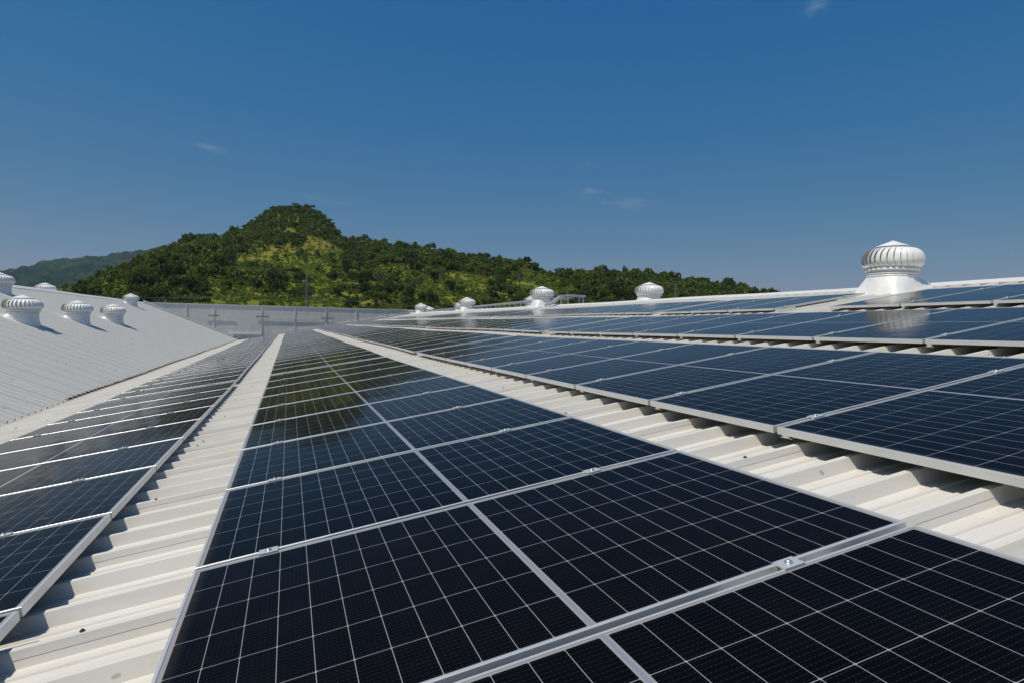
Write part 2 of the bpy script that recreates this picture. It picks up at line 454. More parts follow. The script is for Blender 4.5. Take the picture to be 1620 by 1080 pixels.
pts = [(-11.3, lz(-11.3, YW) + .20), (V0.x - .3, lz(V0.x - .3, YW) + .20)]
mb.bar((pts[0][0], -.10, pts[0][1]), (pts[1][0], -.10, pts[1][1]), .08, .16)
mb.bar((pts[0][0], -.30, pts[0][1] - .02), (pts[1][0], -.30, pts[1][1] - .02), .05, .07)
for (xa, xb) in ((-1.1, .75), (.95, 4.6), (4.7, 7.7), (7.8, 11.2)):
    mb.bar((xa, -.12, zrf(xa) + .12), (xb, -.12, zrf(xb) + .13), .12, .11)
mb.build('flashing', M_CAP, pw)

# ------------------------------------------------------------------ solar panels
LX, WY, TH = 2.094, 1.151, .035
def frame_mesh():
    mb = MB(); X, Y = LX / 2, WY / 2
    rings = [(X, Y, -TH), (X, Y, -.0012), (X - .0012, Y - .0012, 0), (X - .010, Y - .010, 0), (X - .0105, Y - .0105, -.0035), (X - .0105, Y - .0105, -.030), (X - .03, Y - .03, -.030), (X - .03, Y - .03, -TH)]
    vs = []
    for (x, y, z) in rings: vs += [(-x, -y, z), (x, -y, z), (x, y, z), (-x, y, z)]
    fs = []; n = len(rings)
    for i in range(n):
        j = (i + 1) % n
        for k in range(4): fs.append((i * 4 + k, i * 4 + (k + 1) % 4, j * 4 + (k + 1) % 4, j * 4 + k))
    mb.add(vs, fs); return mb.mesh('frame', M_ALU)
def glass_mesh():
    mb = MB(); X, Y = LX / 2 - .0102, WY / 2 - .0102
    mb.box(-X, X, -Y, Y, -.0075, -.0028, 0); mb.box(-X + .002, X - .002, -Y + .002, Y - .002, -.009, -.0077, 1)
    return mb.mesh('cell_sheet', [M_GLASS, M_BLACK])
def clamp_mesh():
    mb = MB(); mb.box(-.034, .034, -.025, .025, .001, .005); mb.box(-.034, .034, -.0125, -.0100, -.045, .001); mb.box(-.034, .034, .0100, .0125, -.045, .001)
    mb.lathe([(0, .0130), (.005, .0125), (.0075, .010), (.0080, .0062)], 12, 1)
    mb.lathe([(.0, .0072), (.0115, .0072), (.012, .0061)], 14, 1)
    return mb.mesh('mid_clamp', [M_ALU, M_STEEL])
def rail_mesh():
    mb = MB(); mb.box(-.20, .20, -.024, .024, -.069, -TH - .001); mb.box(-.20, .20, -.04, .04, -.0725, -.069)
    return mb.mesh('mounting_rail', M_ALU)
FM, GM, CM, RM = frame_mesh(), glass_mesh(), clamp_mesh(), rail_mesh()
ORD = ['first', 'second', 'third', 'fourth', 'fifth', 'sixth', 'seventh', 'eighth', 'ninth', 'tenth', 'eleventh', 'twelfth', 'thirteenth',
       'fourteenth', 'fifteenth', 'sixteenth', 'seventeenth', 'eighteenth', 'nineteenth']
TENS = {2: 'twent', 3: 'thirt', 4: 'fort', 5: 'fift'}
def ordn(n):
    if n < 20: return ORD[n - 1]
    t, u = divmod(n, 10)
    return TENS[t] + 'ieth' if u == 0 else TENS[t] + 'y-' + ORD[u - 1]
STEP = 1.1787
# start, then panels per block; an expansion gap follows each block
ROWS = [('row beside the valley', -2.647, .045, -1, 1), ('central foreground row', 0.0, 0.0, -2, 1),
        ('row right of centre', 2.661, -.005, 0, 0), ('second row below the ridge', 5.372, .084, 1, 0),
        ('row nearest the ridge', 8.178, .19, 2, 0)]
GAPX = .30
for ri_, (rname, x0, o0, kstart, _) in enumerate(ROWS):
    k = kstart; y = o0 + k * STEP; idx = 1; blk = 0; jit = 0.0
    bj = [random.uniform(-.0016, .0016) for _ in range(9)]
    while y + WY < 56.9:
        skip = (ri_ == 4 and k == 5)                     # the fifth row leaves room for a ventilator
        ya = y + .0138; yb = ya + WY
        if not skip:
            xc = x0 + LX / 2
            a0, a1 = P(xc, ya), P(xc, yb)
            ydir = (a1 - a0).normalized()
            xdir = Vector((math.cos(A + bj[blk] + random.uniform(-.0009, .0009)), 0, math.sin(A + bj[blk])))
            zdir = xdir.cross(ydir).normalized(); xdir = ydir.cross(zdir)
            dz = .003 * math.sin(blk * 2.1 + ri_)
            c_ = (a0 + a1) / 2 + zdir * dz
            M4 = Matrix((( xdir.x, ydir.x, zdir.x, c_.x), (xdir.y, ydir.y, zdir.y, c_.y), (xdir.z, ydir.z, zdir.z, c_.z), (0, 0, 0, 1)))
            e = empty('solar_panel', mat=M4)
            tag(e, 'dark blue solar panel, %s from the front in the %s' % (ordn(idx), rname), 'solar panel', 'solar panels laid in rows on the roof')
            link('frame', FM, e); link('cell_sheet', GM, e)
            for cx in (.26, 1.63):
                link('mounting_rail', RM, e, Matrix.Translation((cx - LX / 2, -WY / 2 - .0138, 0)))
                o = link('mid_clamp', CM, e, Matrix.Translation((cx - LX / 2 + random.uniform(-.01, .01), -WY / 2 - .0138, 0)))
            idx += 1
        y += STEP; k += 1
        lim = {0: 9, 1: 19, 2: 28, 3: 37, 4: 46}[blk] if blk < 5 else 999
        if k == lim: y += GAPX; blk += 1

# ------------------------------------------------------------------ roof ventilators
def turbine_mesh():
    mb = MB(); n = 30; T_ = 12
    def prf(t):                                           # bulging silhouette, t from bottom to top
        ang = -1.18 + t * 2.55; c_ = max(0.0, math.cos(ang))
        return .33 + .235 * c_ ** .8 + max(0, .5 - t) * .14, .275 + .185 * math.sin(ang) / .95
    for k in range(n):
        base = 2 * math.pi * k / n; wdt = 2 * math.pi / n * 1.04; vs = []; U = 5
        for i in range(T_ + 1):
            t = i / T_; r, z = prf(t)
            for j in range(U):
                u = j / (U - 1)
                lift = .062 * u ** 1.6 * math.sin(math.pi * min(1, t * .92 + .06)) ** .7
                crown = .014 * math.sin(math.pi * u)
                a_ = base + (u - .5) * wdt - .13 * math.sin(math.pi * t) + .05 * (t - .5)
                rr = r - .022 + lift + crown
                vs.append((rr * math.cos(a_), rr * math.sin(a_), z))
        fs = [(i * U + j, i * U + j + 1, (i + 1) * U + j + 1, (i + 1) * U + j) for i in range(T_) for j in range(U - 1)]
        mb.add(vs, fs, 0, True)
    mb.lathe([(.455, .028), (.515, .030), (.535, .042), (.535, .075), (.52, .088), (.50, .10), (.45, .10)], 48)
    mb.lathe([(.28, .455), (.325, .497), (.34, .495), (.335, .475)], 40)
    return mb.mesh('turbine_head', M_VENT)
def cap_mesh():
    mb = MB(); mb.lathe([(.0, .620), (.012, .617), (.17, .562), (.335, .505), (.35, .495), (.34, .485)], 40)
    return mb.mesh('cone_cap', M_VENT)
def neck_mesh():
    mb = MB(); mb.lathe([(.475, -.085), (.488, -.08), (.488, -.055), (.480, -.05), (.480, -.030), (.493, -.025), (.493, -.012), (.482, -.007), (.482, .030), (.2, .031)], 48)
    for k in range(8):
        a_ = k * math.pi / 4 + .2; mb.box(.48, .488, -.006, .006, .004, .016, 0, Matrix.Rotation(a_, 4, 'Z'))
    return mb.mesh('neck_ring', M_VENT)
def base_mesh(slope, half=.50, hc=.37):
    """square foot following the roof slope, lofted to the round throat; origin at roof level"""
    mb = MB(); N = 64; rings = []
    for i in range(9):
        t = i / 8; ring = []
        for k in range(N):
            a_ = 2 * math.pi * (k + .5) / N; ca, sa = math.cos(a_), math.sin(a_)
            sq = half / max(abs(ca), abs(sa)); sx, sy = sq * ca, sq * sa
            cx, cy = .475 * ca, .475 * sa
            tt = t ** .9
            x = sx * (1 - tt) + cx * tt; y = sy * (1 - tt) + cy * tt
            zb = sx * math.tan(slope) - .02
            ring.append((x, y, zb * (1 - t) + (hc - .07) * t))
        rings.append(ring)
    vs = [v for r in rings for v in r]; fs = []
    for i in range(8):
        for k in range(N): fs.append((i * N + k, i * N + (k + 1) % N, (i + 1) * N + (k + 1) % N, (i + 1) * N + k))
    mb.add(vs, fs, 0, True)
    q = []; e = half + .16                               # sloping flat flange
    for s_ in (half - .01, e):
        q += [(sx * s_, sy * s_, sx * s_ * math.tan(slope) - .006) for sx, sy in ((-1, -1), (1, -1), (1, 1), (-1, 1))]
    mb.add(q, [(0, 1, 5, 4), (1, 2, 6, 5), (2, 3, 7, 6), (3, 0, 4, 7)])
    return mb.mesh('flashing_base', M_VENT)
TM, KM, NKM = turbine_mesh(), cap_mesh(), neck_mesh()
BM = {s_: base_mesh(s_, .46 if abs(s_) > A else .52, .33 if abs(s_) > A else .37) for s_ in (A, -A, -SL, SL)}
def ventilator(x, y, zroof, slope, label, group, hc=.37, sc=1.0, rot=0.):
    e = empty('roof_ventilator', (x, y, zroof)); e.scale = (sc,) * 3
    tag(e, label, 'roof ventilator', group)
    link('flashing_base', BM[slope] if hc < .42 else base_mesh(slope, .62, .445), e)
    for nme, me in (('neck_ring', NKM), ('turbine_head', TM)):
        o = link(nme, me, e); o.location = (0, 0, hc); o.rotation_euler = (0, 0, rot)
        if hc > .42 and nme == 'turbine_head': o.scale = (.965, .965, 1.14)
        if nme == 'turbine_head': link('cone_cap', KM, o)
    return e
RZ = lambda x, y: place_main(min(x, XR * cA) / cA, y, RIB * .6).z if x <= XR * cA else place_back(XR + (x - XR * cA) / cA, y, RIB * .6).z
g_r = 'turbine ventilators along the main ridge'
for (x, y, tipz, sc, rot, lab) in (
        (10.85, 7.33, 2.685, .87, .1, 'large white turbine ventilator standing against the sky at far right'),
        (11.5, 26.1, 2.967, .95, .5, 'white turbine ventilator in front of the grey cable tray ramp'),
        (11.5, 39.3, 3.000, .94, .9, 'white ventilator standing halfway between the cable tray ramp and the parapet wall'),
        (11.5, 54.9, 3.112, .94, .3, 'small far ventilator at the end of the main ridge, left one of its pair')):
    ventilator(x, y, tipz - (1.15 if x < 11 else .99) * sc, A, lab, g_r, .445 if x < 11 else .37, sc, rot)
for (x, y, tipz, lab) in ((14.0, 20.8, 2.92, 'white turbine head rising behind the ridge, seen against the hill with no base'),
                     (13.9, 33.3, 2.965, 'white ventilator half hidden behind the one at the cable tray ramp'),
                     (13.9, 50.0, 3.162, 'small white ventilator peeking out left of the halfway ridge ventilator'),
                     (13.9, 62.9, 3.129, 'smallest white ventilator at the far end, right one of its pair')):
    ventilator(x, y, tipz - .93, -A, lab, 'turbine ventilators behind the main ridge', sc=.94, rot=random.random())
g_l = 'turbine ventilators on the left roof'
for i, (x, y, tipz, sc, lab) in enumerate(((-7.62, 22.6, 1.696, .88, 'white turbine ventilator on the left roof, largest of the lower three'),
                                 (-7.62, 28.06, 1.724, .88, 'middle one of the lower three white ventilators on the left roof'),
                                 (-7.62, 33.5, 1.766, .88, 'white ventilator on the left roof, farthest of the lower three'),
                                 (-10.38, 50.4, 2.98, .86, 'small far ventilator on the left roof where it meets the parapet wall'),
                                 (-10.45, 28.7, 2.77, .88, 'white ventilator high on the left roof, cut off by the left picture edge'))):
    ventilator(x, y, min(tipz - .95 * sc, lz(x, y) + .06), -SL, lab, g_l, .33, sc, .3 + i * 1.7)
ventilator(-13.4, 43.4, 3.174 - .9, SL, 'white turbine head showing above the left ridge in front of the hills', g_l, .33, .92, .6)

# ------------------------------------------------------------------ cable tray behind the ridge
ct = tag(empty('cable_tray', (12.0, 24, 2)), 'grey metal cable tray on short legs running along behind the main ridge', 'cable tray')
T = Matrix.Translation((-12.0, -24, -2))
def trayz(y): return 2.36 + .0012 * (y - 24)
mb = MB()
for s_ in (-.16, .16):
    for y in np.arange(24.0, 58, 3.0):
        mb.bar(T @ Vector((12.0 + s_, y, trayz(y))), T @ Vector((12.0 + s_, min(y + 2.99, 59), trayz(y + 3))), .012, .09)
for y in np.arange(24.1, 58.5, .3): mb.box(11.845, 12.155, y, y + .03, trayz(y) - .04, trayz(y) - .015, 0, T)
mb.build('tray_run', M_GALV, ct)
for y in np.arange(24.6, 58.5, 1.75):
    mb = MB()
    for s_ in (-.17, .17): mb.box(12.0 + s_ - .02, 12.0 + s_ + .02, y - .02, y + .02, place_back(XR + .5, y, 0).z - .05, trayz(y) - .046, 0, T)
    mb.box(11.82, 12.18, y - .02, y + .02, trayz(y) - .085, trayz(y) - .047, 0, T)
    mb.build('leg', M_GALV, ct)
mb = MB()
yr = 24.2
path = [(10.95, 1.98), (11.25, 2.12), (11.62, 2.42), (11.9, 2.46), (12.75, 2.44)]
for s_ in (-.2, .2):
    for a_, b_ in zip(path[:-1], path[1:]):
        mb.bar(T @ Vector((a_[0], yr + s_, a_[1])), T @ Vector((b_[0], yr + s_, b_[1])), .012, .09)
for a_, b_ in zip(path[:-1], path[1:]):
    mb.bar(T @ Vector((a_[0], yr, a_[1] + .03)), T @ Vector((b_[0], yr, b_[1] + .03)), .38, .008)
mb.build('tray_ramp', M_GALV, ct)
mb = MB(); mb.box(12.6, 12.64, yr - .2, yr - .16, 1.4, 2.4, 0, T); mb.box(12.6, 12.64, yr + .16, yr + .2, 1.4, 2.4, 0, T); mb.build('leg', M_GALV, ct)

# ------------------------------------------------------------------ terrain
SKY = [(-35, .005, 300), (-27, .008, 300), (-21.6, 0.0200, 310), (-18.18, 0.0300, 320), (-15.96, 0.0431, 330), (-13.62, 0.0604, 340), (-11.99, 0.0766, 350), (-10.3, 0.096, 360), (-8.77, 0.1112, 372), (-7.2, 0.1241, 384),
 (-5.57, 0.128, 395), (-3.91, 0.141, 408), (-2.95, 0.158, 415), (-1.97, 0.173, 420), (-0.98, 0.181, 425), (0.29, 0.1855, 427), (1.58, 0.184, 427), (2.36, 0.178, 425), (3.16, 0.1665, 422), (3.97, 0.151, 418), (4.67, 0.1378, 412), (6.12, 0.1363, 400),
 (7.49, 0.1346, 392), (9.71, 0.1305, 382), (12.52, 0.1265, 370), (14.51, 0.1197, 362), (16.22, 0.1175, 355), (18.81, 0.1096, 345), (20.81, 0.1113, 340), (22.83, 0.0978, 335), (24.83, 0.0953, 330), (26.81, 0.0966, 325),
 (30.18, 0.0919, 318), (33.46, 0.09, 312), (35.61, 0.0821, 308), (38.23, 0.0762, 304), (41.28, 0.0619, 300), (43.73, 0.0507, 298), (47.0, 0.0380, 296), (56, .01, 290), (70, -.01, 290)]
SP = np.array(SKY)
TREEH = 4.6
def vnoise(x, y, seed=0):
    """smooth value noise in numpy"""
    xi = np.floor(x).astype(int); yi = np.floor(y).astype(int); xf = x - xi; yf = y - yi
    def h(a, b):
        v = np.sin(a * 127.1 + b * 311.7 + seed * 74.7) * 43758.5453; return v - np.floor(v)
    u = xf * xf * (3 - 2 * xf); v = yf * yf * (3 - 2 * yf)
    return (h(xi, yi) * (1 - u) + h(xi + 1, yi) * u) * (1 - v) + (h(xi, yi + 1) * (1 - u) + h(xi + 1, yi + 1) * u) * v
GZ = -9.0
def terr(X, Y):
    phi = np.degrees(np.arctan2(X - CW.x, Y - CW.y)); r = np.hypot(X - CW.x, Y - CW.y)
    te = np.interp(phi, SP[:, 0], SP[:, 1]); D = np.interp(phi, SP[:, 0], SP[:, 2])
    zc = CW.z + te * D - TREEH; r0 = 105.0
    s = np.clip((r - r0) / (D - r0), 0, 1)
    # shoulders: the peak only rises in its upper part
    zs = CW.z + np.minimum(te, .125) * D - TREEH
    f = s ** .92
    h = GZ + (zs - GZ) * f + (zc - zs) * np.clip((s - .62) / .38, 0, 1) ** 1.1
    over = np.clip(r - D, 0, None); back = np.exp(-(over / 85.0) ** 2)
    h = GZ + (h - GZ) * back
    h = h + (vnoise(X / 22, Y / 22, 1) - .5) * 3.2 * np.clip(s * 3, 0, 1) * (1 - s ** 3) + (vnoise(X / 7, Y / 7, 2) - .5) * .8 * np.clip(s * 3, 0, 1)
    return np.where(r < r0, GZ, h)
def mat_ground():
    a = NM('hill_ground', rough=.95, spec=.05); co = a.coord()
    n1 = a.noise(co, .022, 5, .6); n2 = a.noise(co, .11, 5, .65); n3 = a.noise(co, .5, 6, .75)
    f = a.math('ADD', a.math('MULTIPLY', n2, .5), a.math('MULTIPLY', n3, .5))
    g = a.ramp(f, [(.32, (.060, .090, .016)), (.45, (.150, .160, .024)), (.56, (.210, .170, .030)), (.70, (.150, .105, .036))])
    g2 = a.ramp(f, [(.32, (.045, .080, .012)), (.5, (.110, .150, .020)), (.7, (.170, .170, .028))])
    a.set('color', a.mix(a.ramp(n1, [(.44, (0, 0, 0)), (.56, (1, 1, 1))]), g, g2))
    return a.m
M_GROUND = mat_ground()
# near hill as a fine grid in polar rings (denser towards the viewer's side)
ph = np.radians(np.arange(-40, 75.01, .35)); rr = np.concatenate([np.linspace(80, 120, 6), np.linspace(124, 470, 110), np.linspace(480, 640, 14)])
PHI, RR = np.meshgrid(ph, rr, indexing='ij')
X = CW.x + RR * np.sin(PHI); Y = CW.y + RR * np.cos(PHI); Z = terr(X, Y)
V = np.stack([X, Y, Z], -1).reshape(-1, 3); ni, nj = X.shape
idx_ = np.arange(ni * nj).reshape(ni, nj)
F = np.stack([idx_[:-1, :-1], idx_[:-1, 1:], idx_[1:, 1:], idx_[1:, :-1]], -1).reshape(-1, 4)[:, ::-1]
me = bulk_mesh('hill', V, F, [M_GROUND]); me.polygons.foreach_set('use_smooth', [True] * len(F))
tag(link('hill', me), 'green scrubby hill with a rounded peak', 'hill', kind='structure')
mb = MB(); mb.box(-9000, 9000, -4000, 9000, GZ - 1.0, GZ - .3); tag(mb.build('ground', M_GROUND), 'flat land around the building', 'ground', kind='structure')

# far wooded ridge
def mat_far():
    a = NM('far_forest', rough=.95, spec=.05); co = a.coord()
    f = a.math('ADD', a.math('MULTIPLY', a.noise(co, .012, 6, .65), .5), a.math('MULTIPLY', a.noise(co, .09, 4, .7), .5))
    a.set('color', a.ramp(f, [(.40, (.006, .016, .008)), (.5, (.018, .034, .012)), (.60, (.048, .068, .020))])); return a.m
FAR = np.array([(-40, .030), (-26, .048), (-22, .052), (-19.6, .0575), (-18, .066), (-17.4, .072), (-16.6, .077), (-15.6, .0815), (-14, .085), (-12.8, .0905), (-11.5, .094), (-10.1, .1015), (-8.5, .108), (-6.5, .104), (-3, .09), (2, .07), (8, .04)])
DF = 2500.0
ph = np.radians(np.arange(-40, 8.01, .1)); rr = np.linspace(1300, 3000, 150)
PHI, RR = np.meshgrid(ph, rr, indexing='ij')
te = np.interp(np.degrees(PHI), FAR[:, 0], FAR[:, 1]); s = np.clip((RR - 1300) / (DF - 1300), 0, 1)
X = RR * np.sin(PHI); Y = RR * np.cos(PHI)
Z = GZ + (te * DF - GZ - 6) * (s ** 1.05) * np.exp(-(np.clip(RR - DF, 0, None) / 500) ** 2)
Z += (vnoise(X / 130, Y / 130, 5) - .5) * 50 * s * (1 - s ** 6) + (vnoise(X / 45, Y / 45, 9) - .5) * 14 * s + vnoise(X / 13, Y / 13, 6) * 12 + vnoise(X / 6, Y / 6, 8) * 5
V = np.stack([X, Y, Z], -1).reshape(-1, 3); ni, nj = X.shape; idx_ = np.arange(ni * nj).reshape(ni, nj)
F = np.stack([idx_[:-1, :-1], idx_[:-1, 1:], idx_[1:, 1:], idx_[1:, :-1]], -1).reshape(-1, 4)[:, ::-1]
tag(link('far_hill', bulk_mesh('far_hill', V, F, [mat_far()])), 'distant wooded ridge fading to blue on the left', 'hill', kind='structure')

# ------------------------------------------------------------------ trees and scrub
def crown(rs, blobs, per, leaf, flat=1.0, seed_pts=None):
    """leaf clumps over several lobes; returns V, F (quads)"""
    cs = []
    for (cx, cy, cz, rx, ry, rz) in blobs:
        d = rs.normal(size=(per, 3)); d /= np.linalg.norm(d, axis=1)[:, None]
        d[:, 2] = np.where(d[:, 2] < -.35, -d[:, 2], d[:, 2])
        q = d * (.72 + .38 * rs.random((per, 1))) * np.array([rx, ry, rz]) + np.array([cx, cy, cz]); cs.append(q)
    c = np.concatenate(cs); n = len(c)
    a = rs.normal(size=(n, 3)); a /= np.linalg.norm(a, axis=1)[:, None]
    b = np.cross(a, rs.normal(size=(n, 3))); b /= np.linalg.norm(b, axis=1)[:, None]
    sz = leaf * (.55 + .9 * rs.random((n, 1)))
    a = a * sz; b = b * sz * .7
    q = np.stack([c - a - b * .3, c + b - a * .1, c + a + b * .2, c - b + a * .1], 1)
    return q.reshape(-1, 3), np.arange(n * 4).reshape(n, 4)
def tree_variant(i, kind):
    rs = np.random.default_rng(100 + i)
    if kind == 'spread':                                  # flat topped, open, limbs showing
        blobs = [(rs.uniform(-.9, .9), rs.uniform(-.9, .9), rs.uniform(.72, .86), rs.uniform(.32, .5), rs.uniform(.32, .5), .13) for _ in range(11)]
        blobs += [(.1, 0, .88, .6, .55, .12)]; th = .35
    elif kind == 'sparse':
        blobs = [(rs.uniform(-.4, .4), rs.uniform(-.4, .4), rs.uniform(.4, .9), .2, .2, .15) for _ in range(8)]; th = .3
    else:
        blobs = [(0, 0, .5, .52, .52, .42)]
        for _ in range(10):
            a_ = rs.uniform(0, 6.28); q = rs.uniform(.25, .55)
            blobs.append((q * math.cos(a_), q * math.sin(a_), rs.uniform(.25, .82), rs.uniform(.2, .34), rs.uniform(.2, .34), rs.uniform(.13, .24)))
        th = .2
    V_, F_ = crown(rs, blobs, 95 if kind != 'sparse' else 30, .062 if kind != 'sparse' else .04)
    cm = bulk_mesh('crown', V_, F_, [M_TREE if kind != 'sparse' else M_DRY])
    mb = MB(); mb.tube([(0, 0, -.1), (.02, .01, th * .6), (.03, .0, th)], [.05, .035, .028], 6)
    for k in range(6):
        bl = blobs[(k * 2 + 1) % len(blobs)]
        mb.tube([(.03, 0, th * .85), (bl[0] * .5, bl[1] * .5, (th + bl[2]) / 2 - .03), (bl[0] * .95, bl[1] * .95, bl[2])], [.024, .015, .006], 5)
    tm = mb.mesh('trunk', M_BARK)
    return tm, cm
ROUND = [tree_variant(i, 'round') for i in range(6)]
SPREAD = [tree_variant(10 + i, 'spread') for i in range(2)]
SPARSE = [tree_variant(20 + i, 'sparse') for i in range(2)]
def put_tree(var, x, y, h, wid, label, group=None, cat='tree', rot=None, name='scrub_tree', sink=.1):
    z = float(terr(np.array([x]), np.array([y]))[0]) - sink
    e = empty(name, (x, y, z)); e.scale = (wid, wid, h); e.rotation_euler = (0, 0, random.uniform(0, 6.28) if rot is None else rot)
    tag(e, label, cat, group)
    link('trunk', var[0], e); link('crown', var[1], e)
def at(px, frac):
    """ground point on the hill at a bearing (deg) and a fraction of the way up to the crest"""
    D = np.interp(px, SP[:, 0], SP[:, 2]); r = 105 + (D - 105) * frac
    return CW.x + r * math.sin(R(px)), CW.y + r * math.cos(R(px))
bear = lambda px: math.degrees(math.atan((px - 810) / 996.9)) + 19.52
# trees one can point to
hand = [(725, 1.0, 5.2, 2.2, 0, 'lone small dark tree standing apart on the skyline right of the long crest wood', 'r'),
        (832, .99, 6.5, 5.2, 1, 'broad round dark tree on the skyline above the cable ramp ventilator', 'r'),
        (757, .985, 6.5, 3.0, 2, 'dark upright tree on the skyline next to the lone small tree', 'r'),
        (640, .60, 8.5, 7.0, 0, 'spreading tree with forked pale limbs showing, alone in the middle meadow', 's'),
        (662, .58, 7.5, 6.2, 3, 'dense dark tree pressed against the spreading tree in the meadow', 'r'),
        (372, .58, 9.5, 6.0, 1, 'tall flat-topped tree with bare limbs at the left edge of the meadow', 's'),
        (368, .47, 9.0, 6.5, 4, 'dark tree with a visible trunk below the flat-topped tree', 's'),
        (548, .50, 8.5, 5.6, 5, 'large dark clump of a tree in the lower meadow right of the pylon', 'r'),
        (790, .48, 7.2, 4.6, 2, 'rounded very dark tree in the meadow above the cable tray', 'r'),
        (576, .36, 6.5, 6.0, 1, 'leaning grey green tree low on the slope behind the parapet wall', 'r'),
        (1062, .98, 7.0, 6.0, 3, 'wide dark tree topping the crest right of the lone ridge ventilator', 'r'),
        (1092, .98, 6.8, 3.6, 4, 'narrow dark tree at the right end of the crest wood', 'r'),
        (945, .97, 7.0, 5.6, 5, 'wide dark tree on the crest left of the lone ridge ventilator', 'r'),
        (988, .99, 8.0, 4.0, 0, 'tallest pointed dark tree on the crest left of the lone ridge ventilator', 'r'),
        (1025, .97, 6.0, 4.0, 1, 'small dark round tree on the crest directly above the lone ridge ventilator', 'r'),
        (430, .30, 8.5, 9.0, 2, 'large dark olive tree just above the parapet wall left of the pylon', 'r'),
        (400, .33, 7.0, 6.5, 3, 'dark bushy tree directly above the parapet wall in the left meadow', 'r'),
        (262, .99, 6.0, 5.5, 4, 'rounded tree standing out on the skyline where the far ridge ends', 'r'),
        (645, .28, 5.5, 3.5, 5, 'small round dark bush low on the tan slope above the far ventilator pair', 'r'),
        (682, .28, 5.5, 4.0, 0, 'round dark bush right of the far ventilator pair on the tan slope', 'r')]
HP = []
for (px, fr, h, wd, vi, lab, kd) in hand:
    x, y = at(bear(px), fr); HP.append((x, y, wd))
    put_tree(SPREAD[vi % 2] if kd == 's' else ROUND[vi], x, y, h, wd * .62, lab, name='hill_tree')
# sampled woodland
def meadow(px, s, x, y):
    """how open the ground is (0 wood .. 1 meadow)"""
    lo = np.interp(px, [250, 300, 380, 450, 560, 700, 800, 880, 960, 1100], [.0, .25, .80, .80, .80, .76, .92, .97, .62, .25])
    e = (vnoise(x / 16, y / 16, 3) - .5) * .35
    return np.clip((lo + e - s) / .10, 0, 1)
pts = []
N = 26000
phs = rng.uniform(-24, 48, N); ss = rng.uniform(.02, 1.06, N) ** .75
Ds = np.interp(phs, SP[:, 0], SP[:, 2]); rs_ = 105 + (Ds - 105) * ss
xs_ = CW.x + rs_ * np.sin(np.radians(phs)); ys_ = CW.y + rs_ * np.cos(np.radians(phs))
pxs = 810 + 996.9 * np.tan(np.radians(phs - 19.52))
op = meadow(pxs, ss, xs_, ys_)
clump = vnoise(xs_ / 11, ys_ / 11, 4)
rad_ = np.where(op > .5, .65 + 1.9 * rng.random(N) ** 2, rng.uniform(1.6, 4.0, N))
grid = {}
keep = []
for i in range(N):
    if op[i] > .5 and (clump[i] < .54 or rng.random() > .30): continue
    if pxs[i] > 715 and ss[i] > .9 and rng.random() < .5: continue
    if abs(phs[i] - .4) < 4.2 and ss[i] > .72: rad_[i] = rad_[i] * .62
    r0_ = rad_[i]; gx, gy = int(xs_[i] // 6), int(ys_[i] // 6); ok = True
    lim = .72 if op[i] < .5 else 1.0
    for ax in (-1, 0, 1):
        for ay in (-1, 0, 1):
            for j in grid.get((gx + ax, gy + ay), ()):
                if (xs_[i] - xs_[j]) ** 2 + (ys_[i] - ys_[j]) ** 2 < (lim * (r0_ + rad_[j]) * .62) ** 2: ok = False; break
            if not ok: break
        if not ok: break
    if ok and any((xs_[i] - a_) ** 2 + (ys_[i] - b_) ** 2 < (c_ * .6) ** 2 for a_, b_, c_ in HP): ok = False
    if ok: grid.setdefault((gx, gy), []).append(i); keep.append(i)
keep = np.array(keep)
hts = rad_[keep] * rng.uniform(1.05, 1.75, len(keep))
score = rad_[keep] * (1 + .25 * (ss[keep] > .93)) / rs_[keep] * (1 + .8 * (op[keep] > .5))
vis = ss[keep] > .16
order = np.argsort(-(score * vis))
single = set(order[:265].tolist())
ZON = [(-9999, 250, 'wooded left foot of the hill'), (250, 385, 'wooded left shoulder of the hill'), (385, 550, 'rounded peak of the hill'),
       (550, 715, 'crest just right of the peak'), (715, 930, 'thinning crest above the cable tray'), (930, 9999, 'low wooded right end of the hill')]
for n_, k in enumerate(order[:265]):
    i = keep[k]; px, s_ = pxs[i], ss[i]
    if op[i] > .5:
        lab = 'dark shrubby tree scattered in the open meadow, %s half of the slope' % ('upper' if s_ > .45 else 'lower'); grp = 'trees scattered in the %s meadow' % ('upper' if s_ > .45 else 'lower')
    else:
        zn = [z_[2] for z_ in ZON if z_[0] <= px < z_[1]][0]; part_ = 'on the skyline of' if s_ > .93 else 'below the skyline of'
        lab = 'dark green tree %s the %s' % (part_, zn); grp = 'trees %s the %s' % (part_, zn)
    var = ROUND[n_ % 6] if rng.random() > .06 else SPREAD[n_ % 2]
    put_tree(var, float(xs_[i]), float(ys_[i]), float(hts[k]) * 1.25, float(rad_[i]) * 1.35, lab, grp, name='scrub_tree')
for n_, (px, fr) in enumerate([(645, 1.0), (795, .99), (785, .985), (880, 1.0), (960, .99), (700, .45), (600, .42), (1110, 1.0), (660, .35), (820, .6)]):
    x, y = at(bear(px), fr)
    put_tree(SPARSE[n_ % 2], x, y, 5.5, 4.2, 'pale leafless twiggy shrub among the green scrub of the hill', 'dry leafless shrubs on the hill', 'shrub', name='dry_shrub')
